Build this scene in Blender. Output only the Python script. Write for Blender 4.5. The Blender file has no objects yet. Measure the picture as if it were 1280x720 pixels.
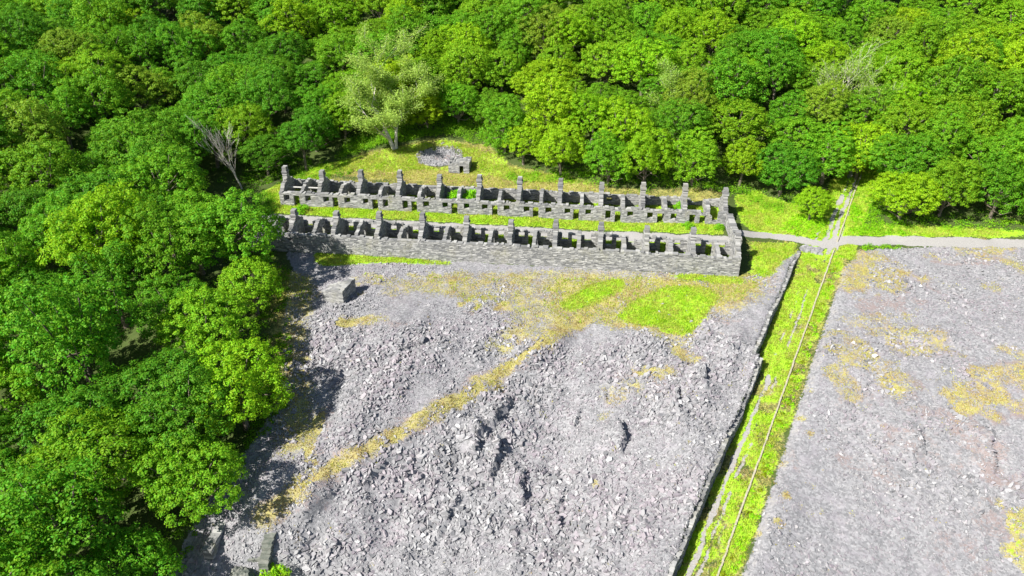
import bpy, math, random
import numpy as np
from mathutils import Vector, Matrix

random.seed(7)
rng = np.random.default_rng(11)
sc = bpy.context.scene
COL = sc.collection

# ------------------------------------------------------------------ camera
TH = math.radians(29.06); FPX = 927.4; CH = 48.64
cam_d = bpy.data.cameras.new('camera'); cam = bpy.data.objects.new('camera', cam_d); COL.objects.link(cam)
cam.location = (0, 0, CH); cam.rotation_euler = (math.pi/2 - TH, 0, 0)
cam_d.sensor_width = 36; cam_d.lens = 36*FPX/1280; cam_d.clip_end = 3000; cam_d.clip_start = 0.5
sc.camera = cam
# ------------------------------------------------------------------ sky and sun
SUN_EL = math.radians(43); SUN_AZ = math.radians(38)          # light travels towards (+cos az, +sin az)
w = bpy.data.worlds.new('World'); sc.world = w; w.use_nodes = True
nt = w.node_tree; bg = nt.nodes['Background']
sky = nt.nodes.new('ShaderNodeTexSky'); sky.sky_type = 'NISHITA'; sky.sun_disc = False
sky.sun_elevation = SUN_EL
ldir = Vector((math.cos(SUN_AZ)*math.cos(SUN_EL), math.sin(SUN_AZ)*math.cos(SUN_EL), -math.sin(SUN_EL)))
sky.sun_rotation = math.atan2(-ldir.x, -ldir.y)
nt.links.new(sky.outputs[0], bg.inputs[0]); bg.inputs[1].default_value = 0.058
sl = bpy.data.lights.new('sun', 'SUN'); sl.energy = 4.9; sl.angle = math.radians(0.5); sl.color = (1, 0.965, 0.90)
so = bpy.data.objects.new('sun', sl); COL.objects.link(so); so.rotation_euler = ldir.to_track_quat('-Z', 'Y').to_euler()
so.location = (-60, -40, 120)
sc.view_settings.view_transform = 'Standard'; sc.view_settings.look = 'None'
sc.view_settings.gamma = 1; sc.view_settings.use_curve_mapping = False
sc.view_settings.exposure = 1.16
sc.render.engine = 'CYCLES'
sc.cycles.max_bounces = 6; sc.cycles.diffuse_bounces = 3; sc.cycles.transmission_bounces = 4; sc.cycles.transparent_max_bounces = 4

# ------------------------------------------------------------------ helpers
def tag(o, label=None, cat=None, group=None, kind=None):
    if label: o['label'] = label
    if cat: o['category'] = cat
    if group: o['group'] = group
    if kind: o['kind'] = kind
    return o
def empty(name, loc, label=None, cat=None, group=None, rz=0, sc_=1):
    o = bpy.data.objects.new(name, None); COL.objects.link(o); o.location = loc
    o.rotation_euler = (0, 0, rz); o.scale = (sc_,)*3 if np.isscalar(sc_) else sc_
    o.empty_display_size = 0.2
    return tag(o, label, cat, group)
def mesh_np(name, V, Fq, mat, smooth=False):
    """V (n,3); Fq list of int arrays, each (m,k)"""
    me = bpy.data.meshes.new(name)
    V = np.asarray(V, np.float32); me.vertices.add(len(V)); me.vertices.foreach_set('co', V.ravel())
    Fq = [np.asarray(f, np.int32) for f in Fq if len(f)]
    loops = np.concatenate([f.ravel() for f in Fq]); sizes = np.concatenate([np.full(len(f), f.shape[1], np.int32) for f in Fq])
    starts = np.concatenate([[0], np.cumsum(sizes)[:-1]]).astype(np.int32)
    me.loops.add(len(loops)); me.loops.foreach_set('vertex_index', loops)
    me.polygons.add(len(sizes)); me.polygons.foreach_set('loop_start', starts); me.polygons.foreach_set('loop_total', sizes)
    me.polygons.foreach_set('use_smooth', np.full(len(sizes), bool(smooth)))
    me.materials.append(mat); me.update(calc_edges=True); me.validate()
    return me
def obj(name, me, parent=None, loc=None):
    o = bpy.data.objects.new(name, me); COL.objects.link(o)
    if parent is not None: o.parent = parent
    if loc is not None: o.location = loc
    return o
def copy_tree(o, parent=None):
    c = o.copy(); COL.objects.link(c); c.parent = parent
    for ch in o.children: copy_tree(ch, c)
    return c

# value noise
_L = rng.random((256, 256)).astype(np.float64)
def vnoise(x, y, s, off=0):
    x = np.asarray(x)/s + 37.3 + off*17.1; y = np.asarray(y)/s + 91.7 + off*5.3
    xi = np.floor(x).astype(int); yi = np.floor(y).astype(int); fx = x-xi; fy = y-yi
    fx = fx*fx*(3-2*fx); fy = fy*fy*(3-2*fy)
    g = lambda a, b: _L[a & 255, b & 255]
    return (g(xi, yi)*(1-fx)+g(xi+1, yi)*fx)*(1-fy)+(g(xi, yi+1)*(1-fx)+g(xi+1, yi+1)*fx)*fy - 0.5
def sstep(a, b, x):
    t = np.clip((x-a)/(b-a), 0, 1); return t*t*(3-2*t)

# ------------------------------------------------------------------ plan of the place
RA = math.radians(-6.08)
RD = np.array([math.cos(RA), math.sin(RA)]); RN = np.array([-math.sin(RA), math.cos(RA)]); RO = np.array([-39.25, 121.13])
def st(s, t): return RO + s*RD + t*RN
def rowz(s): return -0.0082*(np.asarray(s)-40)          # the rows dip a little to the right
def to_st(x, y): return (x-RO[0])*RD[0]+(y-RO[1])*RD[1], (x-RO[0])*RN[0]+(y-RO[1])*RN[1]
def ray(px, py):
    u = 360-py
    return np.array([px-640.0, FPX*math.cos(TH)+u*math.sin(TH), -FPX*math.sin(TH)+u*math.cos(TH)])
def at_z(px, py, z):
    r = ray(px, py); k = (z-CH)/r[2]; return r*k + np.array([0, 0, CH])
def project(x, y, z):
    dz = z-CH; zc = y*math.cos(TH)-dz*math.sin(TH); up = y*math.sin(TH)+dz*math.cos(TH)
    return 640+FPX*x/zc, 360-FPX*up/zc, zc

# incline: kerb line through IP, along = uphill distance, wd = distance to the right
IP = np.array([50.6, 104.64]); IZ = -2.2; ISL = 0.131; IA = math.radians(29)
ID = np.array([math.sin(IA), math.cos(IA)]); IR = np.array([math.cos(IA), -math.sin(IA)])
def to_inc(x, y):
    dx = x-IP[0]; dy = y-IP[1]; return dx*ID[0]+dy*ID[1], dx*IR[0]+dy*IR[1]
def inc(a, wd): return IP + a*ID + wd*IR
JOG = -32.5
def wall_off(a):
    a = np.asarray(a, float); return np.where(a > JOG, -4.75, -3.7)+.28*vnoise(a, 0*a, 6, 29)+.2*vnoise(a, 0*a, 2.1, 30)
def inc_z(a): return IZ + ISL*np.asarray(a)

cp = []
for s in (-14, 0, 20, 40, 60, 77):
    for t, z in ((3.6, -0.1), (-2.8, -1.0), (-6.5, -1.35), (-11.2, -1.95), (-17.2, -2.8), (-20.5, -3.1)):
        p = st(s, t); cp.append((*p, z+rowz(s)))
for s in (-30, -5, 15, 35):
    for t, z in ((8, 0.5), (13, 1.6), (20, 3.9)): p = st(s, t); cp.append((*p, z))
for s in (55, 75, 100, 130):
    for t, z in ((8, 1.0), (14, 3.0), (20, 5.4)): p = st(s, t); cp.append((*p, z))
for s in (-120, -60, 0, 50, 100, 170):
    for t, z in ((45, 14), (85, 29.5), (140, 48), (300, 95)): p = st(s, t); cp.append((*p, z))
for px, py, z in ((740, 405, -4.2), (640, 450, -4.7), (540, 515, -5.6), (460, 555, -6.3), (390, 608, -7.4), (330, 650, -8.6),
                  (850, 420, -4.2), (500, 440, -4.3), (560, 380, -3.6), (430, 420, -4.2), (400, 520, -5.9),
                  (700, 505, -7.5), (600, 600, -10.2), (500, 655, -11.4), (640, 720, -12.2), (450, 720, -12.9), (340, 720, -12.6),
                  (780, 470, -5.4), (760, 620, -9.7), (1200, 300, -1.6), (1280, 302, -1.4), (1110, 300, -1.9),
                  (1150, 400, -3.9), (1280, 420, -4.0), (1100, 520, -6.4), (1280, 540, -6.8), (1030, 640, -9.1), (1200, 720, -11.0), (1280, 700, -10.6),
                  (945, 300, -2.1), (1000, 290, -1.9), (940, 250, -0.6), (1010, 265, -0.5), (960, 345, -2.9)):
    cp.append(tuple(at_z(px, py, z)))
cp += [(-60, 80, -5.5), (-75, 110, 0.5), (-42, 62, -9), (-48, 45, -11.5), (-85, 140, 11), (-36, 80, -5.6), (-46, 96, -3.2), (-100, 60, -6), (-110, 100, 2),
       (-40, 20, -17), (10, 20, -17.5), (60, 20, -17), (-40, -60, -30), (60, -60, -30), (110, 60, -8), (140, 100, -1), (-100, -20, -22), (130, -20, -22),
       (-30, 52, -10.3)]
for a in (-66, -50, -36, -22, -12):
    p = inc(a, float(wall_off(a))-1.5); cp.append((*p, inc_z(a)+(1.95 if a < -15 else 1.3)))
for a in (-80, -60, -40, -20):
    p = inc(a, 4.5); cp.append((*p, inc_z(a)+0.5))
cp = np.array(cp)
def tps(r2): return np.where(r2 > 0, r2*np.log(np.maximum(r2, 1e-12)), 0)
_S = 100.0
_P = cp[:, :2]/_S
n_ = len(cp); K = tps(((_P[:, None]-_P[None])**2).sum(-1)) + np.eye(n_)*2e-4
Q = np.c_[np.ones(n_), _P]
_M = np.block([[K, Q], [Q.T, np.zeros((3, 3))]])
_W = np.linalg.solve(_M, np.r_[cp[:, 2], 0, 0, 0])
def rbf(x, y):
    x = np.asarray(x, float)/_S; y = np.asarray(y, float)/_S
    out = _W[n_]+_W[n_+1]*x+_W[n_+2]*y
    for i in range(n_): out = out + _W[i]*tps((x-_P[i, 0])**2+(y-_P[i, 1])**2)
    return out
# crevices and scarps in the tip: px, py, length m, height m, strike (deg from +x)
SCARPS = [(628, 520, 5.5, 1.0, 62), (600, 560, 3.4, 0.9, 68), (618, 575, 5.0, 1.0, 80), (655, 610, 4.0, .7, 85), (778, 548, 4.2, 1.0, 88), (722, 520, 3.0, .4, 70),
          (955, 445, 5, .55, 95), (880, 470, 4.5, .6, 80), (850, 500, 4, .45, 85), (700, 640, 5, .5, 75), (560, 660, 6, .5, 65), (400, 640, 4.0, .7, 38), (425, 470, 5, .5, 40),
          (520, 430, 7, .55, 35), (470, 600, 5, .5, 45), (1150, 560, 5, .4, 60), (1240, 560, 6, .5, 70), (1180, 430, 5, .3, 20), (760, 480, 4, .3, 80)]
_sc = []
for px, py, L, h, a in SCARPS:
    zg = -7.0
    for _ in range(6):
        P = at_z(px, py, zg); zg = float(rbf(P[0], P[1]))
    _sc.append((P[0], P[1], L, h, math.radians(a)))
COARSE = [(620, 550, 6, 7), (560, 640, 7, 6), (680, 640, 6, 6), (500, 440, 8, 3.5), (900, 440, 4.5, 7), (870, 500, 4, 5), (780, 440, 4, 3), (440, 610, 4, 4), (660, 490, 4, 4), (420, 700, 5, 4), (760, 660, 3.5, 5), (640, 440, 7, 2.5), (460, 440, 4, 3), (1180, 430, 6, 3), (1230, 580, 4, 6), (1100, 345, 6, 3)]
_co = []
for px, py, ra, rb in COARSE:
    zg = -7.0
    for _ in range(6):
        P = at_z(px, py, zg); zg = float(rbf(P[0], P[1]))
    _co.append((P[0], P[1], ra, rb))
def coarse_f(x, y):
    c = np.zeros(np.shape(x))
    xx = x+3*vnoise(x, y, 5, 25); yy = y+3*vnoise(x, y, 5, 26)
    for X, Y, ra, rb in _co: c = np.maximum(c, np.exp(-((xx-X)/ra)**2-((yy-Y)/rb)**2))
    return c
def height(x, y):
    x = np.asarray(x, float); y = np.asarray(y, float)
    z = rbf(x, y)
    s, t = to_st(x, y); a, wd = to_inc(x, y)
    tip = sstep(-19, -25, t)
    nz = 0.9*vnoise(x, y, 9, 1)+0.55*vnoise(x, y, 4.2, 2)+0.38*vnoise(x, y, 1.7, 3)+0.2*vnoise(x, y, .8, 4)
    right = sstep(1, 4, wd)
    cf = coarse_f(x, y)*tip
    nz = nz*(.7+.7*cf)+cf*(.9*np.abs(vnoise(x+.6*y, y, 2.6, 27))*2-.35+.5*np.abs(vnoise(x-.4*y, y, 1.25, 28))*2-.2)*.8
    gul = vnoise((x*.82-y*.57), (x*.57+y*.82)/3.2, 3.4, 33); gu2 = vnoise((x*.9-y*.43), (x*.43+y*.9)/2.8, 1.5, 34)
    nz = nz + (1-.35*right)*(1.5*gul+.7*gu2)*sstep(-24, -34, t)
    z = z + nz*tip*(0.75-0.3*right) + (1-tip)*0.22*vnoise(x, y, 2.6, 5)*sstep(-24, -17, -np.abs(t+7)+4)
    hill = sstep(10, 22, t); z = z + hill*(1.6*vnoise(x, y, 17, 6)+.6*vnoise(x, y, 6, 7))
    for X, Y, L, h, an in _sc:
        dx = x-X; dy = y-Y; u = dx*math.cos(an)+dy*math.sin(an); v = dx*math.sin(an)-dy*math.cos(an)   # v to the right of the strike
        u = u + .5*vnoise(x, y, 1.1, 8); v = v + .9*vnoise(x, y, 1.3, 9)
        amp = h*np.exp(-(u/(L*.5))**4)
        z = z + amp*np.where(v < 0, np.exp(-(v/2.2)**2), 0) - .35*amp*np.where(v >= 0, np.exp(-(v/1.6)**2), 0)
    zi = inc_z(a) + 0.06*vnoise(x, y, 1.0, 10)
    wo = wall_off(a)
    low = (a < -1.5)
    wl = np.where(low, (wd > wo-0.12).astype(float), sstep(-9.5, -3.6, wd)*sstep(45, 25, a))
    wr = np.where(low, sstep(3.6, 1.3, wd), sstep(5.0, 1.0, wd)*sstep(45, 25, a))
    k = wl*wr*sstep(-95, -80, a)
    return z*(1-k)+zi*k
def hz(x, y): return float(height(np.array([x]), np.array([y]))[0])
def ground(px, py):
    """where the line of sight through a pixel of the photograph meets the ground"""
    r = ray(px, py); ys = np.linspace(35, 330, 2400); k = ys/r[1]
    d = CH+r[2]*k - height(r[0]*k, ys); i = int(np.argmax(d < 0))
    if d[i] >= 0: i = len(ys)-1
    j = max(i-1, 0); f = d[j]/(d[j]-d[i]+1e-9); yy = ys[j]+(ys[i]-ys[j])*f; kk = yy/r[1]
    return np.array([r[0]*kk, yy, CH+r[2]*kk])

# ------------------------------------------------------------------ ground grid and its zones
def axis(lo, a, b, hi, step):
    fine = np.arange(a, b+1e-6, step); up = [fine[-1]]; d = step
    while up[-1] < hi: d = min(d*1.25, 9); up.append(up[-1]+d)
    dn = [fine[0]]; d = step
    while dn[-1] > lo: d = min(d*1.25, 9); dn.append(dn[-1]-d)
    return np.r_[dn[::-1][:-1], fine, up[1:]]
GX = axis(-260, -46, 78, 290, .31); GY = axis(-90, 41, 140, 430, .31)
X, Y = np.meshgrid(GX, GY); XF = X.ravel(); YF = Y.ravel()
ZF = height(XF, YF)
def pip(poly, x, y):
    c = np.zeros(x.shape, bool); n = len(poly)
    for i in range(n):
        x1, y1 = poly[i]; x2, y2 = poly[(i+1) % n]
        if y1 == y2: continue
        c ^= ((y1 > y) != (y2 > y)) & (x < (x2-x1)*(y-y1)/(y2-y1)+x1)
    return c
def wp(pts): return [tuple(ground(*p)[:2]) for p in pts]
def blur(m, n):
    m = m.reshape(X.shape).astype(float)
    for _ in range(n):
        p = np.pad(m, 1, mode='edge'); m = (p[:-2, 1:-1]+2*p[1:-1, 1:-1]+p[2:, 1:-1])/4
        p = np.pad(m, 1, mode='edge'); m = (p[1:-1, :-2]+2*p[1:-1, 1:-1]+p[1:-1, 2:])/4
    return m.ravel()
def polyline_d(pts, x, y):
    d = np.full(x.shape, 1e9)
    for (x1, y1), (x2, y2) in zip(pts[:-1], pts[1:]):
        vx, vy = x2-x1, y2-y1; L = vx*vx+vy*vy+1e-9
        q = np.clip(((x-x1)*vx+(y-y1)*vy)/L, 0, 1); d = np.minimum(d, np.hypot(x-x1-q*vx, y-y1-q*vy))
    return d
SF, TF = to_st(XF, YF); AF, WF = to_inc(XF, YF)
G = {k: np.zeros(len(XF)) for k in ('grass', 'moss', 'gravel', 'slate', 'rust')}
def put(k, m, v=1.0): G[k] = np.maximum(G[k], m*v)
def poly(k, pts, v=1.0, n=9): put(k, blur(pip(wp(pts), XF, YF), n), v)
def rect(k, s0, s1, t0, t1, v=1.0, n=3): put(k, blur((SF > s0) & (SF < s1) & (TF > t0) & (TF < t1), n), v)
def ell(k, px, py, rx, ry, v=1.0):
    c = ground(px, py); e = ground(px+rx, py); f = ground(px, py-ry)
    ax = np.hypot(*(e-c)[:2]); d = (f-c)[:2]; ay = np.hypot(*d)
    q = ((XF-c[0])/ax)**2+((YF-c[1])/ay)**2+2.2*vnoise(XF, YF, 2.0, 45)+1.2*vnoise(XF, YF, .8, 46); put(k, sstep(1.9, .3, q), v)
# slate tips
edge_l = [(-33, 20), (-34, 50), (-32, 56), (-29, 63), (-28, 72), (-30, 80), (-32, 90), (-33, 99)]
tipl = edge_l + [tuple(st(6, -17)), tuple(st(76, -17))] + [tuple(inc(a, float(wall_off(a))-.1)) for a in np.arange(-3.5, -100, -1.0)] + [(-10, -10), (-29, -10)]
put('slate', blur(pip(tipl, XF, YF), 3))
rt = [tuple(inc(-6, 2.2)), tuple(inc(-30, 2.1)), tuple(inc(-110, 2.3)), (200, 0), (200, 96)] + wp([(1280, 309), (1150, 309), (1075, 312)])
put('slate', blur(pip(rt, XF, YF), 3))
# bright grass
poly('grass', [(768, 398), (792, 375), (830, 358), (882, 358), (902, 372), (882, 395), (862, 422), (838, 418), (800, 408)])
poly('grass', [(694, 382), (735, 355), (775, 345), (785, 358), (750, 378), (715, 390)])
poly('grass', [(388, 316), (420, 313), (575, 328), (560, 331), (470, 329), (400, 333)])
poly('grass', [(830, 341), (935, 346), (930, 356), (850, 352)], .9)
rect('grass', -3, 74, -5.9, -2.9); rect('grass', -3, 76, -11.3, -8.9, .85); rect('grass', 0, 75, -2.6, 2.6, .62); rect('grass', 2, 75, -16.5, -11.3, .58)
poly('grass', [(918, 246), (945, 236), (1000, 258), (1040, 258), (1035, 298), (1000, 294), (940, 290), (925, 275)])
poly('grass', [(936, 300), (1000, 302), (992, 320), (965, 345), (938, 350)], .8)
put('grass', blur((AF < -1) & (WF < 1.9) & (WF > wall_off(AF)+.2), 2)*(.70+.8*vnoise(XF, YF, 3.1, 47)+.7*vnoise(XF, YF, 1.1, 48)), 1.0)
put('moss', blur((AF < -1) & (WF < 2.2) & (WF > wall_off(AF)+.2), 2), .7)
put('grass', blur((AF > -3) & (AF < 40) & (WF < 3.2) & (WF > -4.5), 3), .8)
poly('grass', [(1062, 280), (1280, 287), (1280, 297), (1064, 294)], 1)
poly('grass', [(325, 240), (400, 205), (470, 190), (420, 216), (350, 262)], .85)
poly('grass', [(330, 240), (420, 210), (480, 185), (560, 172), (630, 190), (640, 208), (760, 232), (700, 232), (560, 214), (420, 216), (350, 262)], .62)
poly('moss', [(335, 330), (392, 345), (398, 372), (385, 400), (392, 470), (385, 560), (350, 575), (335, 480)], .85, 12)
for _p in ((1272, 640), (1268, 662), (1276, 680), (1262, 690), (1274, 700), (1250, 628), (1266, 650), (1280, 660)): ell('moss', *_p, 10, 9, .9); ell('grass', *_p, 6, 5, .42)
for q in range(14):
    a = random.uniform(-66, -8); d = random.uniform(2.0, 5.0); c = inc(a, d)
    put('moss', sstep(1, .2, ((XF-c[0])**2+(YF-c[1])**2)/random.uniform(.2, .8)), random.uniform(.7, 1))
# yellow moss and sparse dry turf
poly('moss', [(470, 352), (560, 340), (700, 336), (930, 342), (985, 326), (962, 362), (940, 388), (885, 398), (865, 432), (830, 430), (770, 408), (725, 402), (690, 425), (640, 450), (600, 430), (640, 395), (600, 380), (520, 366)], .70, 12)
poly('moss', [(690, 345), (900, 345), (960, 350), (930, 380), (885, 392), (865, 430), (780, 412), (735, 400), (690, 412), (680, 380)], 1.0, 9)
ptl = wp([(860, 352), (800, 365), (745, 388), (700, 414), (640, 455), (560, 505), (480, 550), (400, 592), (330, 642)])
put('moss', sstep(1.9, .3, polyline_d(ptl, XF, YF)+.8*vnoise(XF, YF, 2.2, 12)+.4*vnoise(XF, YF, .8, 12)), 1.0)
put('rust', sstep(3.2, .5, polyline_d(ptl, XF, YF)+1.2*vnoise(XF, YF, 2.0, 13)), .8)
for e in ((560, 348, 60, 6, .72), (470, 350, 30, 6, .6), (610, 377, 22, 8, .85), (500, 365, 40, 5, .5), (455, 402, 28, 5, .8), (393, 540, 6, 24, .8), (385, 588, 8, 16, .7), (368, 618, 12, 8, .6),
          (610, 478, 14, 6, .8), (608, 435, 5, 4, .6), (785, 488, 22, 10, .62), (822, 460, 20, 9, .68), (850, 440, 18, 10, .7), (770, 560, 3, 4, .8), (745, 605, 4, 5, .6), (757, 520, 6, 3, .6),
          (1085, 345, 40, 14, .82), (1060, 322, 30, 10, .75), (1105, 345, 20, 8, .8), (1135, 420, 34, 12, .72), (1165, 436, 30, 7, .7), (1112, 400, 26, 7, .6), (1065, 440, 20, 16, .72), (1055, 475, 18, 20, .72), (1115, 478, 20, 12, .78), (1090, 455, 22, 8, .6),
          (1225, 495, 38, 15, .9), (1262, 472, 36, 11, .85), (1240, 360, 12, 6, .6), (1215, 312, 40, 8, .75), (1275, 330, 14, 12, .7), (1270, 440, 14, 10, .6), (1195, 440, 16, 6, .45), (1275, 505, 20, 8, .6), (1180, 320, 20, 4, .5), (1000, 330, 8, 10, .6), (1060, 400, 14, 7, .5)):
    ell('moss', e[0], e[1], e[2]*1.25, e[3]*1.25, min(1, e[4]*(1.1 if e[0] < 1000 else .92)))
    ell('rust', e[0]+6, e[1]+4, e[2]*1.6, e[3]*1.6, e[4]*.9)
for e in ((1235, 570, 40, 40, .75), (1150, 560, 40, 25, .6), (1250, 640, 40, 40, .6), (1180, 520, 50, 14, .7), (1090, 590, 40, 20, .55), (1200, 690, 50, 25, .5), (1270, 470, 30, 18, .8), (900, 400, 20, 14, .7), (1100, 385, 30, 10, .8), (1090, 372, 24, 8, .7), (975, 480, 4, 20, .5), (985, 560, 6, 26, .6), (1060, 580, 24, 14, .5), (820, 475, 16, 8, .8), (780, 468, 14, 6, .7), (540, 650, 10, 8, .2), (425, 578, 10, 8, .7), (560, 195, 18, 8, .8), (960, 345, 14, 20, .7), (905, 385, 20, 10, .6)):
    ell('rust', *e)
poly('moss', [(400, 217), (455, 190), (540, 172), (610, 180), (640, 206), (760, 232), (760, 250), (600, 236), (460, 224)], 1.0, 6)
rect('moss', -2, 76, 3.2, 7.5, .72)
poly('moss', [(936, 300), (1000, 302), (992, 320), (965, 348), (938, 352)], .75)
# gravel: street, path, track lines
rect('gravel', -1, 76, -8.9, -6.2, .85, 4)
pth = wp([(925, 291), (960, 294), (990, 297), (1015, 303), (1040, 306)])
put('gravel', sstep(1.25, .6, polyline_d(pth, XF, YF)+.3*vnoise(XF, YF, 1.5, 14)), 1)
pth2 = wp([(1030, 306), (1060, 300), (1120, 301), (1200, 303), (1278, 304)])+[(200, 112)]
put('gravel', sstep(1.8, .6, polyline_d(pth2, XF, YF)+.6*vnoise(XF, YF, 2, 15)), 1)
put('gravel', blur((AF < -5) & (WF > 1.95) & (WF < 3.4), 5), .5)
pth3 = wp([(948, 333), (940, 345), (915, 352)])
put('gravel', 0*sstep(.9, .3, polyline_d(pth3, XF, YF)+.4*vnoise(XF, YF, 1.5, 16)), .75)
for wd_, wid, a0, a1, v in ((-2.3, .27, -80, -28, .95), (-1.45, .2, -70, -5, .7), (-2.5, .2, -30, -6, .6), (-.75, .15, -70, -20, .5), (-1.85, .36, -5, 30, 1), (-.75, .34, -5, 30, 1), (.25, .2, -5, 12, .7), (-3.2, .22, -5, 6, .7)):
    put('gravel', sstep(wid*1.7, wid*.5, np.abs(WF-wd_+.5*vnoise(XF, YF, 5, 18)+.35*vnoise(XF, YF, .9, 19)))*(.55+.45*sstep(-.25, .1, vnoise(XF, YF, 2.2, 17)))*((AF > a0) & (AF < a1)), v)
pil = ground(549, 198); put('slate', sstep(1, .35, ((XF-pil[0])/4.4)**2+((YF-pil[1])/3.2)**2+.5*vnoise(XF, YF, 1.2, 20)), 1)
_pm = sstep(1.2, .5, ((XF-pil[0])/4.4)**2+((YF-pil[1])/3.2)**2+.7*vnoise(XF, YF, 1.2, 20)); G['moss'] *= 1-_pm; G['grass'] *= 1-_pm
clr = ground(106, 300)
put('slate', sstep(1, .4, ((XF-clr[0])/5)**2+((YF-clr[1])/7)**2+.4*vnoise(XF, YF, 2, 20)), 1)
G['grass'] *= (1-.9*sstep(.35, .8, G['gravel']))
G['moss'] *= (1-.8*sstep(.4, .9, G['gravel']))
def samp(k, x, y):
    """bilinear lookup of a zone value at world points"""
    i = np.clip(np.searchsorted(GX, x)-1, 0, len(GX)-2); j = np.clip(np.searchsorted(GY, y)-1, 0, len(GY)-2)
    g = G[k].reshape(X.shape); fx = np.clip((x-GX[i])/(GX[i+1]-GX[i]), 0, 1); fy = np.clip((y-GY[j])/(GY[j+1]-GY[j]), 0, 1)
    return (g[j, i]*(1-fx)+g[j, i+1]*fx)*(1-fy)+(g[j+1, i]*(1-fx)+g[j+1, i+1]*fx)*fy

# ------------------------------------------------------------------ materials
class NT:
    def __init__(s, name):
        s.m = bpy.data.materials.new(name); s.m.use_nodes = True; s.t = s.m.node_tree; s.b = s.t.nodes['Principled BSDF']
        s.out = s.t.nodes['Material Output']
    def n(s, typ, **kw):
        nd = s.t.nodes.new(typ)
        for k, v in kw.items():
            if k.startswith('_'): nd.inputs[k[1:]].default_value = v
            else: setattr(nd, k, v)
        return nd
    def l(s, a, b): s.t.links.new(a, b)
    def noise(s, scale, detail=4, rough=.6, vec=None):
        nd = s.n('ShaderNodeTexNoise'); nd.inputs['Scale'].default_value = scale; nd.inputs['Detail'].default_value = detail; nd.inputs['Roughness'].default_value = rough
        if vec is not None: s.l(vec, nd.inputs['Vector'])
        return nd
    def math(s, op, a, b=None, clamp=False):
        nd = s.n('ShaderNodeMath', operation=op, use_clamp=clamp)
        for i, v in enumerate((a, b)):
            if v is None: continue
            if hasattr(v, 'links'): s.l(v, nd.inputs[i])
            else: nd.inputs[i].default_value = v
        return nd.outputs[0]
    def mix(s, fac, a, b, blend='MIX'):
        nd = s.n('ShaderNodeMix', data_type='RGBA', blend_type=blend)
        for sock, v in ((nd.inputs[0], fac), (nd.inputs[6], a), (nd.inputs[7], b)):
            if hasattr(v, 'links'): s.l(v, sock)
            elif sock.type == 'RGBA': sock.default_value = (*v, 1)
            else: sock.default_value = v
        return nd.outputs[2]
    def ramp(s, fac, stops):
        nd = s.n('ShaderNodeValToRGB'); e = nd.color_ramp.elements
        while len(e) < len(stops): e.new(.5)
        for el, (p, c) in zip(e, stops): el.position = p; el.color = (*c, 1)
        s.l(fac, nd.inputs[0]); return nd.outputs[0]
    def step(s, x, a, b):
        nd = s.n('ShaderNodeMapRange', interpolation_type='SMOOTHSTEP'); nd.inputs[1].default_value = a; nd.inputs[2].default_value = b
        s.l(x, nd.inputs[0]); return nd.outputs[0]
    def bump(s, h, strength, dist=.1, chain=None):
        nd = s.n('ShaderNodeBump'); nd.inputs['Strength'].default_value = strength; nd.inputs['Distance'].default_value = dist
        s.l(h, nd.inputs['Height'])
        if chain is not None: s.l(chain, nd.inputs['Normal'])
        return nd.outputs[0]
    def end(s, col, rough=.9, normal=None, spec=.25):
        if hasattr(col, 'links'): s.l(col, s.b.inputs['Base Color'])
        else: s.b.inputs['Base Color'].default_value = (*col, 1)
        s.b.inputs['Roughness'].default_value = rough; s.b.inputs['Specular IOR Level'].default_value = spec
        if normal is not None: s.l(normal, s.b.inputs['Normal'])
        return s.m

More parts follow.
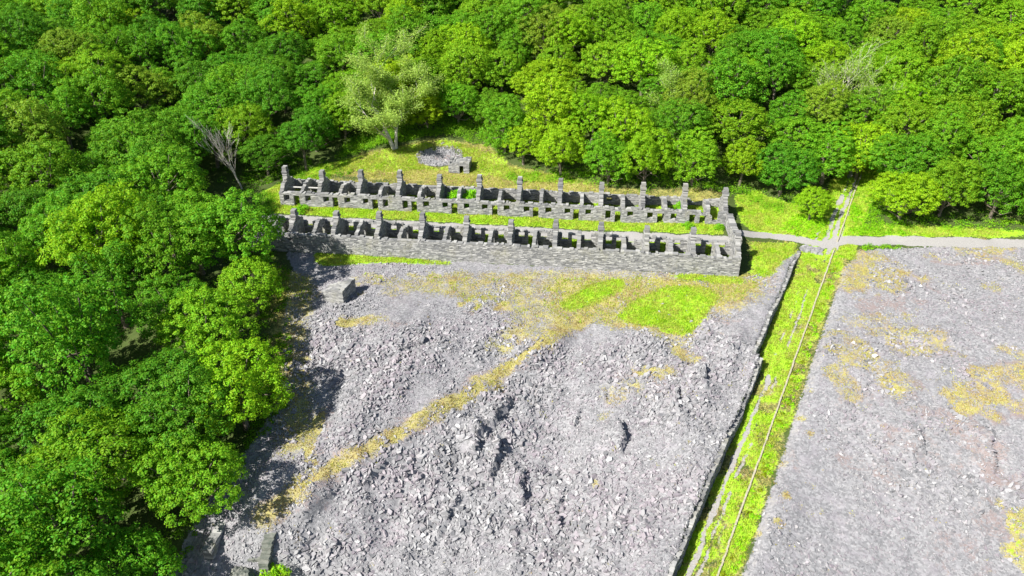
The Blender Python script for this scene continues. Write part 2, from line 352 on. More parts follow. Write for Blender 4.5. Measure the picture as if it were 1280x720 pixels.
SLATE = [(0, (.105, .105, .110)), (.25, (.160, .160, .166)), (.55, (.222, .220, .227)), (.82, (.285, .282, .288)), (1, (.42, .416, .414))]
def mat_ground():
    m = NT('ground'); geo = m.n('ShaderNodeNewGeometry'); P = geo.outputs['Position']
    att = lambda k: m.n('ShaderNodeAttribute', attribute_name=k).outputs['Fac']
    n1 = m.noise(.55, 6, .65, P).outputs['Fac']; n2 = m.noise(2.6, 6, .7, P).outputs['Fac']; n3 = m.noise(9, 4, .7, P).outputs['Fac']
    vo = m.n('ShaderNodeTexVoronoi', feature='F1'); vo.inputs['Scale'].default_value = 4.2; vo.inputs['Randomness'].default_value = 1; m.l(P, vo.inputs['Vector'])
    vf = m.n('ShaderNodeSeparateColor'); m.l(vo.outputs['Color'], vf.inputs[0])
    brk = m.math('ADD', m.math('MULTIPLY', m.math('SUBTRACT', n1, .5), 1.3), m.math('MULTIPLY', m.math('SUBTRACT', n2, .5), 1.3))
    def mask(k, a=.38, b=.62, sc_=1.0): return m.step(m.math('ADD', att(k), m.math('MULTIPLY', brk, sc_)), a, b)
    litter = m.ramp(n2, [(.2, (.030, .036, .010)), (.5, (.055, .085, .018)), (.8, (.075, .060, .030))])
    # slate: chips of mixed greys with a lilac cast in places
    chip = m.mix(.45, vf.outputs[0], n3)
    sl = m.ramp(m.math('ADD', m.math('MULTIPLY', vf.outputs[0], .6), m.math('MULTIPLY', n2, .4)), SLATE)
    lil = m.step(n1, .45, .7); sl = m.mix(m.math('MULTIPLY', lil, .35), sl, (.28, .25, .28))
    gv = m.ramp(n3, [(.2, (.17, .162, .158)), (.5, (.275, .264, .254)), (.8, (.38, .366, .352))])
    rs = m.ramp(n3, [(.25, (.12, .082, .075)), (.6, (.26, .205, .19)), (.85, (.34, .30, .285))])
    mo = m.ramp(m.math('ADD', m.math('MULTIPLY', n1, .35), m.math('MULTIPLY', n3, .65)), [(.3, (.20, .145, .065)), (.42, (.31, .25, .095)), (.55, (.37, .345, .10)), (.70, (.37, .355, .19))])
    gr = m.ramp(m.math('ADD', m.math('MULTIPLY', n2, .55), m.math('MULTIPLY', n3, .45)), [(.25, (.10, .20, .014)), (.45, (.21, .38, .02)), (.62, (.31, .46, .025)), (.8, (.40, .44, .06))])
    c = m.mix(mask('slate'), litter, sl)
    c = m.mix(m.math('MULTIPLY', mask('rust', .42, .9, 1.3), .8), c, rs)
    c = m.mix(m.math('MULTIPLY', mask('moss', .40, 1.1, 1.5), .8), c, mo)
    c = m.mix(mask('gravel', .38, .6, .8), c, gv)
    c = m.mix(mask('grass', .4, .62, .9), c, gr)
    hgt = m.math('ADD', m.math('MULTIPLY', n2, .5), m.math('MULTIPLY', n3, .5))
    nb = m.bump(hgt, .8, .12)
    return m.end(c, .93, nb, .2)
def mat_slate(name, tint=None):
    m = NT(name); geo = m.n('ShaderNodeNewGeometry'); oi = m.n('ShaderNodeObjectInfo')
    r = m.math('FRACT', m.math('ADD', geo.outputs['Random Per Island'], oi.outputs['Random']))
    P = geo.outputs['Position']; n = m.noise(5, 5, .65, P).outputs['Fac']; nL = m.noise(.11, 4, .65, P).outputs['Fac']
    c = m.ramp(m.math('ADD', m.math('MULTIPLY', r, .72), m.math('MULTIPLY', n, .30)), SLATE)
    r2 = m.math('FRACT', m.math('MULTIPLY', r, 7.31))
    br = m.step(r2, .95, .99); c = m.mix(m.math('MULTIPLY', br, .7), c, (.46, .46, .455))
    c = m.mix(m.math('MULTIPLY', m.step(m.math('ADD', m.math('MULTIPLY', r2, .35), nL), .60, .85), .6), c, (.225, .185, .212))
    c = m.mix(m.math('MULTIPLY', m.step(r2, .82, .93), .3), c, (.24, .255, .235))
    c = m.mix(m.math('MULTIPLY', m.step(n, .6, .75), .25), c, (.34, .31, .24))
    return m.end(c, .62, m.bump(n, .35, .04), .4)
def mat_wall():
    m = NT('slate_masonry'); geo = m.n('ShaderNodeNewGeometry'); P = geo.outputs['Position']
    mp = m.n('ShaderNodeMapping'); mp.inputs['Scale'].default_value = (1, 1, 3.2); m.l(P, mp.inputs[0])
    n = m.noise(2.4, 6, .7, mp.outputs[0]).outputs['Fac']; n0 = m.noise(.35, 4, .6, P).outputs['Fac']; r = geo.outputs['Random Per Island']
    c = m.ramp(m.math('ADD', m.math('MULTIPLY', r, .6), m.math('MULTIPLY', n, .38)), [(0, (.07, .072, .074)), (.28, (.145, .146, .146)), (.58, (.235, .233, .226)), (.83, (.37, .366, .35)), (1, (.56, .56, .53))])
    c = m.mix(m.math('MULTIPLY', m.step(n0, .5, .72), .45), c, (.27, .255, .20))
    c = m.mix(m.math('MULTIPLY', m.step(m.math('ADD', n, m.math('MULTIPLY', n0, .5)), .86, .98), .7), c, (.17, .19, .06))
    return m.end(c, .85, m.bump(n, .6, .06), .3)
def mat_leaf(name, base, var=.04, transl=.44, dry=0):
    m = NT(name); oi = m.n('ShaderNodeObjectInfo'); geo = m.n('ShaderNodeNewGeometry')
    r = geo.outputs['Random Per Island']
    c = m.mix(1.0, oi.outputs['Color'], base, 'MULTIPLY')
    if dry:
        nn = m.noise(.45, 5, .65, geo.outputs['Position']).outputs['Fac']
        c = m.mix(m.math('MULTIPLY', m.step(nn, .36, .60), dry), c, (.43, .43, .095))
    hs = m.n('ShaderNodeHueSaturation'); m.l(c, hs.inputs['Color'])
    m.l(m.math('ADD', .5-var*.5, m.math('MULTIPLY', r, var)), hs.inputs['Hue'])
    m.l(m.math('ADD', .72, m.math('MULTIPLY', m.math('FRACT', m.math('MULTIPLY', r, 13.7)), .56)), hs.inputs['Value'])
    m.end(hs.outputs[0], .55, None, .15)
    tr = m.n('ShaderNodeBsdfTranslucent'); hs2 = m.n('ShaderNodeHueSaturation'); hs2.inputs['Hue'].default_value = .485; hs2.inputs['Value'].default_value = 1.35
    m.l(hs.outputs[0], hs2.inputs['Color']); m.l(hs2.outputs[0], tr.inputs['Color'])
    mx = m.n('ShaderNodeMixShader'); mx.inputs[0].default_value = transl; m.l(m.b.outputs[0], mx.inputs[1]); m.l(tr.outputs[0], mx.inputs[2]); m.l(mx.outputs[0], m.out.inputs[0])
    return m.m
def mat_noise(name, c1, c2, scale=3, rough=.85, bs=.5):
    m = NT(name); geo = m.n('ShaderNodeNewGeometry'); n = m.noise(scale, 5, .65, geo.outputs['Position']).outputs['Fac']
    return m.end(m.ramp(n, [(.3, c1), (.7, c2)]), rough, m.bump(n, bs, .05), .25)
M_GROUND = mat_ground(); M_SLATE = mat_slate('slate_slabs'); M_WALL = mat_wall()
M_LEAF = mat_leaf('leaves', (.162, .325, .014)); M_PALE = mat_leaf('pale_leaves', (.33, .47, .09), .03, .45)
M_GRASS = mat_leaf('grass_blades', (.30, .48, .020), .05, .4, .75)
M_TURF = mat_leaf('dry_turf', (.36, .275, .12), .07, .3, .85)
M_BARK = mat_noise('bark', (.075, .06, .045), (.20, .17, .13), 4); M_BARKP = mat_noise('pale_bark', (.38, .35, .30), (.62, .58, .51), 5)
M_ROCK = mat_noise('rock', (.07, .085, .07), (.20, .20, .175), 1.6, .9, .8); M_TIMBER = mat_noise('grey_timber', (.40, .39, .36), (.58, .57, .54), 6)

# ------------------------------------------------------------------ the ground, cut into its named areas along shared edges
V = np.c_[XF, YF, ZF]
ny, nx = X.shape
idx = np.arange(ny*nx).reshape(ny, nx)
quads = np.stack([idx[:-1, :-1], idx[:-1, 1:], idx[1:, 1:], idx[1:, :-1]], -1).reshape(-1, 4)
qc = quads[:, 0]
cx = V[quads].mean(1)[:, 0]; cy = V[quads].mean(1)[:, 1]
s_, t_ = to_st(cx, cy); a_, w_ = to_inc(cx, cy)
zone = np.zeros(len(quads), int)                                             # 0 hillside
zone[(t_ < 3.6) & (s_ > -14) & (w_ < -3)] = 1                                # terrace
zone[pip(tipl, cx, cy)] = 2
zone[pip(rt, cx, cy)] = 3
zone[(a_ < 30) & (a_ > -100) & (w_ > np.where(a_ > -3, -3.6, wall_off(a_)-.1)) & (w_ < 2.2)] = 4
zone[(G['gravel'][qc] > .6) & (a_ > -6) & ((s_ > 76) | ((t_ < -6) & (t_ > -10.2)))& (w_ > -60) & (t_ > -16) & (t_ < 8) & ~((w_ > -3) & (w_ < 1.5) & (a_ > 4))] = 5
ZN = ['hillside', 'terrace_ground', 'slate_tip', 'slate_tip', 'incline', 'gravel_path']
LB = ['wooded hillside rising behind and beside the ruined rows', 'grassy terrace the ruined barrack rows stand on', 'grey slate waste tip between the ruins and the incline wall',
      'fine grey lilac slate tip right of the grassy incline', 'grass grown tramway incline running straight up the slope', 'pale gravel street and path past the ruins and across the incline']
zone_obj = []
for k in range(6):
    q = quads[zone == k]; u, inv = np.unique(q, return_inverse=True)
    me = mesh_np(ZN[k], V[u], [inv.reshape(-1, 4)], M_GROUND, True)
    for key in G:
        at = me.attributes.new(key, 'FLOAT', 'POINT'); at.data.foreach_set('value', G[key][u].astype(np.float32))
    o = obj(ZN[k], me); tag(o, LB[k], kind='structure'); zone_obj.append(o)

# ------------------------------------------------------------------ slate slabs
def slab_proto(r):
    n = r.choice([4, 4, 4, 5, 5]); an = sorted((i+r.uniform(-.32, .32))*2*math.pi/n for i in range(n))
    el = r.uniform(.34, .9); p = [(math.cos(a)*r.uniform(.75, 1.05), math.sin(a)*el*r.uniform(.75, 1.05)) for a in an]
    v = [(x, y, .5+r.uniform(-.15, .15)) for x, y in p]+[(x*1.04, y*1.04, -.5) for x, y in p]
    return np.array(v), n
R1 = random.Random(3)
PRO = [slab_proto(R1) for _ in range(14)]
def scatter(polyw, n, smin, smax, coarse):
    p = np.array(polyw); lo = p.min(0); hi = p.max(0)
    lo = np.maximum(lo, [-40, 41]); hi = np.minimum(hi, [84, 145])
    x = rng.uniform(lo[0], hi[0], n); y = rng.uniform(lo[1], hi[1], n)
    m = pip(polyw, x, y); x = x[m]; y = y[m]
    mo = np.maximum.reduce([samp('moss', x, y)*.55, samp('grass', x, y), samp('gravel', x, y)*.9]) + .5*vnoise(x, y, 1.6, 31)+.3*vnoise(x, y, .6, 32)
    keep = (mo < .42) | (rng.random(len(x)) < .02)
    x = x[keep]; y = y[keep]; z = height(x, y)
    px, py, zc = project(x, y, z); v = (px > -60) & (px < 1340) & (py < 790)
    x, y, z = x[v], y[v], z[v]
    e = .25; gx = (height(x+e, y)-height(x-e, y))/(2*e); gy = (height(x, y+e)-height(x, y-e))/(2*e)
    cf = coarse(x, y)
    size = (smin+(smax-smin)*cf*rng.random(len(x))**3.2)*(.75+.5*rng.random(len(x)))
    return x, y, z, gx, gy, size, cf
def coarse_l(x, y):
    c = .30+.9*vnoise(x, y, 7, 21)+.6*vnoise(x, y, 3, 22)
    _, t = to_st(x, y)
    return np.clip(c+.2*sstep(-28, -42, t)+.6*coarse_f(x, y), .06, 1.0)
def coarse_r(x, y): return np.clip(.40+.5*coarse_f(x, y)+.9*vnoise(x, y, 6, 23)+.5*vnoise(x, y, 2.5, 22), .05, 1)
def slabs(parent, data, name, nsingle):
    x, y, z, gx, gy, size, cf = data; n = len(x)
    nrm = np.c_[-gx*.8, -gy*.8, np.ones(n)]
    nrm /= np.linalg.norm(nrm, axis=1)[:, None]
    tl = rng.normal(0, 1, (n, 3))*(.19+.26*cf)[:, None]; steep = rng.random(n) < .06+.2*cf; tl[steep] *= 2.4; tl[:, 0] -= .16*cf; tl[:, 1] -= .1*cf
    nrm += tl; nrm[:, 2] = np.abs(nrm[:, 2])+.12; nrm /= np.linalg.norm(nrm, axis=1)[:, None]
    rv = rng.normal(0, 1, (n, 3)); ax = np.cross(nrm, rv); ax /= np.linalg.norm(ax, axis=1)[:, None]; ay = np.cross(nrm, ax)
    thick = np.clip(size*rng.uniform(.10, .30, n), .03, .3)
    pos = np.c_[x, y, z+thick*.25+size*.04]
    px, py, zc = project(x, y, z)
    vis = (px > 5) & (px < 1275) & (py > 0) & (py < 715)
    order = np.argsort(-(size/zc)*vis); single = np.zeros(n, bool); single[order[:nsingle]] = True
    pid = rng.integers(0, len(PRO), n)
    VV = []; FT = []; base = 0; F5 = []; side = []
    tops = {}
    for k, (pv, m) in enumerate(PRO):
        sel = np.where((pid == k) & ~single)[0]
        if not len(sel): continue
        h = size[sel][:, None]*.5
        P = (ax[sel][:, None]*(pv[None, :, 0]*h)[..., None] + ay[sel][:, None]*(pv[None, :, 1]*h)[..., None] + nrm[sel][:, None]*(pv[None, :, 2]*thick[sel][:, None])[..., None] + pos[sel][:, None])
        VV.append(P.reshape(-1, 3)); st_ = base+np.arange(len(sel))[:, None]*2*m
        tops.setdefault(m, []).append(st_+np.arange(m)[None])
        for i in range(m): side.append(np.concatenate([st_+i, st_+m+i, st_+m+(i+1) % m, st_+(i+1) % m], 1))
        base += len(sel)*2*m
    me = mesh_np(name, np.concatenate(VV), [np.concatenate(v) for v in tops.values()]+[np.concatenate(side)], M_SLATE)
    o = obj(name, me, parent); tag(o, kind='stuff')
    # the largest ones in view, one object each
    pm = []
    for k, (pv, m) in enumerate(PRO):
        f = [list(range(m))]; q = [[i, m+i, m+(i+1) % m, (i+1) % m] for i in range(m)]; b = [list(range(2*m-1, m-1, -1))]
        pm.append(mesh_np('slate_slab', pv*np.array([.5, .5, 1]), [f, q, b], M_SLATE))
    for i in np.where(single)[0]:
        so_ = bpy.data.objects.new('slate_slab', pm[pid[i]]); COL.objects.link(so_); so_.parent = parent
        mt = Matrix((( *(ax[i]*size[i]),), (*(ay[i]*size[i]),), (*(nrm[i]*thick[i]),))).transposed().to_4x4(); mt.translation = pos[i]
        so_.matrix_local = mt
tips_l = edge_l + [tuple(st(6, -17)), tuple(st(76, -17))] + [tuple(inc(a, float(wall_off(a))-.1)) for a in np.arange(-3.5, -100, -1.0)] + [(-10, -10), (-29, -10)]
slabs(zone_obj[2], scatter(tips_l, 138000, .125, 1.0, coarse_l), 'slate_rubble', 300)
slabs(zone_obj[3], scatter(rt, 58000, .16, .95, coarse_r), 'slate_rubble', 120)
_a = np.linspace(0, 6.28, 16)[:-1]
slabs(zone_obj[0], scatter([(pil[0]+4.6*math.cos(q), pil[1]+.6+3.4*math.sin(q)) for q in _a], 2600, .14, .6, lambda x, y: np.ones(len(x))), 'slate_rubble', 0)

# ------------------------------------------------------------------ dry stone masonry
class Stones:
    def __init__(s): s.v = []; s.f = []
    def box(s, c, u, v, L, T, Hh, j=.025):
        """c: centre of base; u along, v across (unit xy vectors)"""
        b = len(s.v); r = random.uniform
        for zz in (0, 1):
            for a, c2 in ((-.5, -.5), (.5, -.5), (.5, .5), (-.5, .5)):
                la = a*L+r(-j, j)*.6; lb = c2*T+r(-j, j)
                s.v.append((c[0]+u[0]*la+v[0]*lb, c[1]+u[1]*la+v[1]*lb, c[2]+zz*Hh+r(-j, j)*.4))
        s.f += [(b, b+3, b+2, b+1), (b+4, b+5, b+6, b+7), (b, b+1, b+5, b+4), (b+1, b+2, b+6, b+5), (b+2, b+3, b+7, b+6), (b+3, b, b+4, b+7)]
    def wall(s, p0, p1, zb, zt, th, openings=(), ch=.145, sl=(.26, .8), jag=.15, j=.035):
        """stones laid in courses from p0 to p1; zb(u), zt(u): bottom and top; openings: (u0, u1, z0, z1)"""
        p0 = np.array(p0, float); p1 = np.array(p1, float); L = float(np.hypot(*(p1-p0))); u = (p1-p0)/L; v = np.array([-u[1], u[0]])
        zlo = min(zb(0), zb(L), zb(L/2)); zhi = max(zt(q*L/24) for q in range(25))
        z = zlo
        while z < zhi:
            h = ch*random.uniform(.8, 1.25)
            x = -random.uniform(0, .3)
            while x < L:
                ln = random.uniform(*sl); segs = [(max(x, 0), min(x+ln, L))]
                for (u0, u1, z0, z1) in openings:
                    if z+h*.5 > z0 and z+h*.5 < z1:
                        ns = []
                        for a, b in segs:
                            if b <= u0 or a >= u1: ns.append((a, b)); continue
                            if a < u0: ns.append((a, u0))
                            if b > u1: ns.append((u1, b))
                        segs = ns
                for a, b in segs:
                    if b-a < .06: continue
                    m = (a+b)/2
                    if z+h*.5 > zt(m)+random.uniform(-jag, jag) or z+h < zb(m)-.15: continue
                    c = p0+u*m; s.box((c[0], c[1], z), u, v, b-a+.02, th*random.uniform(.96, 1.06), h+.012, j)
                x += ln
            z += h
    def mesh(s, name, mat=None): return mesh_np(name, np.array(s.v), [np.array(s.f)], mat or M_WALL)
    def build(s, name, parent=None, mat=None): return obj(name, s.mesh(name, mat), parent)

UW = 6.8; HD = 2.8
def chimney(parent, s, t, z0, z1, along_t=1.05, along_s=.78, lean=0):
    S = Stones(); c0 = st(s, t); z = z0; k = 0
    while z < z1:
        h = random.uniform(.16, .24); f = 1.0
        if z > z1-.95 and z < z1-.70: f = 1.22
        elif z > z1-.70: f = .92
        for a in (-.5, .5):
            off = RN*a*along_t*.5*f
            S.box((c0[0]+off[0]+lean*(z-z0)*RD[0], c0[1]+off[1]+lean*(z-z0)*RD[1], z), RN, -RD, along_t*.5*f+.02, along_s*f*random.uniform(.95, 1.05), h+.012, .035)
        z += h
    return S.build('chimney', parent)
def terrace(name, label, tc, zf, ze_near, ze_far, zridge, zchim, zb_near, zb_far, n0, front_near):
    """a row of ruined dwellings; n0: first unit that still has its chimney"""
    base = st(0, tc); root = empty(name, (base[0], base[1], hz(*base)), label, 'ruin')
    inv = Vector((-base[0], -base[1], -root.location.z))
    def add(S, nm, par=root):
        o = S.build(nm, par)
        if par is root: o.location = inv
        return o
    L = 11*UW
    ops = []; blank = []
    for k in range(11):
        z = float(rowz((k+.5)*UW))
        for f_, wd_, z0, z1 in ((.19, .95, .95, 2.0), (.43, 1.0, -.3, 1.92), (.72, .95, .95, 2.0)):
            j = random.uniform(-.12, .12); ruin = random.random()
            u0 = (k+f_)*UW-wd_/2+j
            ops.append((u0, u0+wd_+random.uniform(-.05, .12), zf+z+z0-(.5 if ruin < .15 and z0 > 0 else 0), zf+z+z1+(1.5 if ruin > .90 else 0)))
    blank_n = [(6.4, 7.3, ze_near-.95, ze_near-.35)] if not front_near else []
    blank_f = []
    if front_near: blank_f = [(8*UW+1.0, 8*UW+1.9, .25, .85)]
    def zt(ze, seed, dips):
        def g(u):
            z = ze+float(rowz(u))+.22*float(vnoise(u, 3.3, 1.6, seed))+.12*float(vnoise(u, 9, .6, seed))
            for c, wdt, d in dips: z -= d*math.exp(-((u-c)/wdt)**2)
            return z
        return g
    near_t = tc-HD; far_t = tc+HD
    S = Stones(); S.wall(st(0, near_t), st(L, near_t), lambda u: zb_near+float(rowz(u))-.3, zt(ze_near, 41+n0, [(71.6, .8, .7)] if front_near else [(72, 3, .2)]), .62, ops if front_near else blank_n)
    add(S, 'front_wall' if front_near else 'rear_wall')
    dips = [(70.5, 1.4, .9)] if front_near else [(8, 1.6, .5), (30, 1.2, .7), (51, 1.0, .8), (60, 1.2, .8), (66, 1.0, .6), (72, 1.6, 1.2), (44, .7, .8), (37.5, .7, .7), (24, .6, .5)]
    S = Stones(); S.wall(st(0, far_t), st(L, far_t), lambda u: zb_far+float(rowz(u))-.3, zt(ze_far, 52+n0, dips), .6, blank_f if front_near else ops)
    add(S, 'rear_wall' if front_near else 'front_wall')
    # lintels over the openings that keep their heads
    for (u0, u1, z0, z1) in ops:
        if z1 > zf+2.6: continue
        tt = near_t if front_near else far_t; S = Stones(); c = st((u0+u1)/2, tt)
        S.box((c[0], c[1], z1-.03), RD, RN, u1-u0+.5, .68, .14, .015); add(S, 'lintel')
    for k in range(12):
        s = k*UW
        if k < n0: continue
        z = float(rowz(s)); half = HD-.32
        r = zridge+z+random.uniform(-.1, .1)
        def prof(u, r=r, z=z, k=k):
            f = 1-abs(u-half)/half; e = (ze_near if u < half else ze_far)+z
            return e+(r-e)*max(0, f)**.62+.12*float(vnoise(u, k*3.1, .5, 60))
        S = Stones(); ss = s+(.31 if k == 0 else -.31 if k == 11 else 0)
        S.wall(st(ss, tc-half), st(ss, tc+half), lambda u, z=z: min(zb_near, zb_far)+z-.2+(.9 if zb_near < -2 and 0 < u else 0)*0, prof, .66, jag=.09)
        pw = add(S, 'gable_wall' if k in (0, 11) else 'party_wall')
        chimney(pw, ss, tc, r-.25, zchim+z+random.uniform(-.32, .16), lean=random.uniform(-.01, .01))
    for k in range(11):
        s = (k+.535)*UW+random.uniform(-.1, .1); z = float(rowz(s)); half = HD-.32
        pk = zridge-.55+z+random.uniform(-.5, .3); b0 = random.uniform(.3, .65)
        def prof(u, pk=pk, z=z, k=k, b0=b0):
            x = u/(2*half); e = ze_near+z
            q = math.exp(-((x-b0)/.42)**2)
            return e-.15+(pk-e)*q+.16*float(vnoise(u, k*5.7, .55, 61))
        S = Stones(); S.wall(st(s, tc-half), st(s, tc+half), lambda u, z=z: min(zb_near, zb_far)+z-.2, prof, .55, [(half*1.35, half*1.35+.8, -9, zf+z+1.7)] , jag=.12)
        add(S, 'partition_wall')
    return root, add
rear, radd = terrace('ruined_terrace', 'farther roofless slate stone terrace with doors and windows facing the street', 0, -1.0, 1.45, 1.5, 3.15, 4.72, -1.0, -.2, 0, True)
frontr, fadd = terrace('ruined_terrace', 'nearer roofless slate stone terrace with tall blank back wall towards the tip', -13.82, -1.9, .34, .36, 1.9, 3.25, -2.85, -1.9, 1, False)
# the two pale beams left in the first dwelling of the far row
for s0, s1 in ((.7, 3.4), (3.9, 6.4)):
    S = Stones(); c = st((s0+s1)/2, -.4); S.box((c[0], c[1], 1.55), RD, RN, s1-s0+.35, .16, .16, .008); o = S.build('tie_beam', rear, M_TIMBER); o.location = (-rear.location)
# chimneys were built in world space under walls already moved back: nothing more to do

def simple_wall(name, p0, p1, zb, zt, th, label, cat='wall', **kw):
    S = Stones(); S.wall(p0, p1, zb, zt, th, **kw); m = (np.array(p0)+np.array(p1))/2
    o = S.build(name); tag(o, label, cat); return o
# wall closing the east end of the street
pa = st(75.0, -3.2); pb = st(75.4, -10.9)
simple_wall('end_wall', pa, pb, lambda u: -2.6, lambda u: 1.05-.12*u+.1*float(vnoise(u, 2, .9, 70)), .95, 'thick stone wall joining the right hand ends of the two ruined terraces')
# retaining wall along the incline, in two runs with a jog
def rw(a0, a1, name, label):
    S = Stones(); n = int((a1-a0)/1.6); aa = np.linspace(a0, a1, n+1)
    for q in range(n):
        b0, b1 = aa[q], aa[q+1]; p0 = inc(b0, float(wall_off(b0))); p1 = inc(b1, float(wall_off(b1)))
        tops = [max(hz(*inc(a_, float(wall_off(a_))-.9)), float(inc_z(a_))+.5)-.2+.3*float(vnoise(a_, 7, 1.1, 71)) for a_ in (b0, b1)]
        S.wall(p0, p1, lambda u: float(inc_z(b0))-.35, lambda u: tops[0]+(tops[1]-tops[0])*min(1, u/1.6), .5, ch=.15, sl=(.25, .8), jag=.16, j=.07)
    return tag(S.build(name), label, 'wall')
rw(-80, JOG-.2, 'retaining_wall', 'lower run of dark slate retaining wall left of the grassy incline')
rw(JOG+.2, -3.4, 'retaining_wall', 'upper run of slate retaining wall between the ruins and the grassy incline')
# kerb line of the incline
S = Stones(); a = -80.0
while a < 27:
    ln = random.uniform(.5, 1.2); c = inc(a+ln/2, random.uniform(-.03, .03)+.12*float(vnoise(a, 1, 6, 72)))
    if not (-1.0 < a < 1.5): S.box((c[0], c[1], float(inc_z(a+ln/2))-.15), ID, IR, ln+.02, random.uniform(.17, .21), .36, .012)
    a += ln
tag(S.build('stone_kerb', None, mat_noise('pale_stone', (.27, .25, .18), (.40, .37, .28), 3)), 'long thin pale stone kerb running the length of the incline', 'kerb')
# rubble edge where the path crosses
S = Stones()
for k in range(70):
    c = inc(random.uniform(-3.0, -1.6), random.uniform(-4.6, -1.6)); an = random.uniform(0, 3); L = random.uniform(.3, .8)
    S.box((c[0], c[1], hz(*c)-.05), (math.cos(an), math.sin(an)), (-math.sin(an), math.cos(an)), L, L*.6, random.uniform(.15, .4), .05)
tag(S.build('stone_edging', None, M_SLATE), 'broken stone edging where the gravel path crosses the incline', 'edging')

# hut on the clearing behind
hp = ground(574, 216)
def hut():
    root = empty('stone_hut', tuple(hp), 'small flat topped slate stone hut with dark doorway on the clearing', 'hut')
    def w_(n, a, b, H_, ops=()):
        S = Stones(); S.wall(np.array(a), np.array(b), lambda u: -.3, lambda u: H_+.12*float(vnoise(u, n, .5, 73)), .5, ops, ch=.16)
        o = S.build('front_wall' if n == 0 else 'rear_wall' if n == 1 else 'side_wall', root); return o
    u = RD; v = RN
    P = lambda a, b: u*a+v*b
    w_(0, P(-1.9, 0), P(1.9, 0), 2.0, [(2.0, 2.75, -.5, 1.45)])
    w_(1, P(-1.9, 2.6), P(1.9, 2.6), 2.05); w_(2, P(-1.65, .25), P(-1.65, 2.35), 1.9); w_(3, P(1.65, .25), P(1.65, 2.35), 1.95)
    S = Stones(); c = P(.48, 0); S.box((c[0], c[1], 1.42), u, v, 1.3, .56, .15, .015); S.build('lintel', root)
    S = Stones(); S.wall(P(-1.55, 1.3), P(1.55, 1.3), lambda u: 1.62, lambda u: 1.80, 2.1, ch=.12, sl=(.3, .5), jag=.02); S.build('added_roof', root)  # slab cover added below the wall tops to darken the inside behind the doorway
hut()
# ramp-like stub of masonry on the tip: vertical face to the right, falling away to the left
def ramp():
    c = ground(427, 380); root = empty('stone_ramp', tuple(c), 'wedge of stone walling with sheer shaded right face on the tip', 'ruin')
    d = np.array([.33, .944]); v = np.array([-.944, .33]); S = Stones()
    S.wall(np.array([0, 0]), d*3.5, lambda u: -.4, lambda u: 2.0+.35*min(1, u/2.2), .7, jag=.05); S.build('face_wall', root)
    S = Stones()
    for k in range(5):
        o = v*(.62+k*.6); S.wall(o+d*(.1+.12*k), o+d*(3.3-.1*k), lambda u: -.6, lambda u, k=k: 2.05-.24*k+.1*float(vnoise(u, k, .6, 74)), .64, jag=.1, j=.05)
    S.build('rubble_backing', root)
ramp()
# wall stub and rock at the lower left
def stub():
    c = ground(262, 700); root = empty('wall_stub', tuple(c), 'short length of thick stone wall under the trees, bottom left', 'wall')
    d = np.array([.16, .987]); S = Stones(); S.wall(np.array([0, 0]), d*3.6, lambda u: -.5, lambda u: 1.5+.1*u, .95, ch=.2, jag=.05); S.build('masonry', root)
stub()
def rock(name, label, px, py, sx, sy, sz, seed, rz=0):
    r = np.random.default_rng(seed); c = ground(px, py)
    n = 900; i = np.arange(n)+.5; ph = np.arccos(1-2*i/n); th = math.pi*(1+5**.5)*i
    import bmesh
    bm = bmesh.new(); bmesh.ops.create_icosphere(bm, subdivisions=4, radius=1)
    planes = [(v/np.linalg.norm(v), r.uniform(.55, .95)) for v in r.normal(0, 1, (16, 3))]
    for v in bm.verts:
        p = np.array(v.co); s = 1.0
        for nn, dd in planes:
            q = p@nn
            if q > dd: s = min(s, dd/q)
        p = p*s*np.array([sx, sy, sz]); p += .08*r.normal(0, 1, 3)*.6; v.co = p
    me = bpy.data.meshes.new(name); bm.to_mesh(me); bm.free(); me.materials.append(M_ROCK)
    o = obj(name, me, None, (c[0], c[1], c[2]+sz*.25)); o.rotation_euler = (0, 0, rz); tag(o, label, 'rock'); return o
def pier():
    c = ground(331, 716); root = empty('ruined_wall', tuple(c), 'broken end of a tall stone wall at the foot of the tip', 'wall')
    d = np.array([.10, .995]); S = Stones(); S.wall(np.array([0, 0]), d*4.2, lambda u: -.8, lambda u: 1.1+.75*min(u, 2.4)+.3*float(vnoise(u, 4, .6, 75)), 1.0, ch=.22, sl=(.4, 1.0), jag=.2, j=.08); S.build('masonry', root, M_ROCK)
    S = Stones(); S.wall(np.array([-1.7, .9]), np.array([-.55, 1.0]), lambda u: -.8, lambda u: .9+.5*u, .8, ch=.22, sl=(.4, .9), jag=.2, j=.08); S.build('side_wall', root, M_ROCK)
pier()
rock('rock_outcrop', 'low broken rock beside the wall stub, bottom edge', 300, 722, 1.5, 1.3, 1.0, 6, .4)

# ------------------------------------------------------------------ vegetation
def tube(pts, rad, n=7):
    pts = np.array(pts, float); v = []; f = []
    for i, p in enumerate(pts):
        d = pts[min(i+1, len(pts)-1)]-pts[max(i-1, 0)]; d = d/(np.linalg.norm(d)+1e-9)
        a = np.cross(d, [0.31, .93, .2]); a /= np.linalg.norm(a)+1e-9; b = np.cross(d, a)
        for k in range(n):
            t = 2*math.pi*k/n; v.append(p+rad[i]*(math.cos(t)*a+math.sin(t)*b))
        if i:
            q = (i-1)*n
            for k in range(n): f.append((q+k, q+(k+1) % n, q+n+(k+1) % n, q+n+k))
    return v, f
class Tubes:
    def __init__(s): s.v = []; s.f = []
    def add(s, pts, rad, n=7):
        v, f = tube(pts, rad, n); b = len(s.v); s.v += list(v); s.f += [tuple(i+b for i in q) for q in f]
    def mesh(s, name, mat): return mesh_np(name, np.array(s.v), [np.array(s.f)], mat, True)
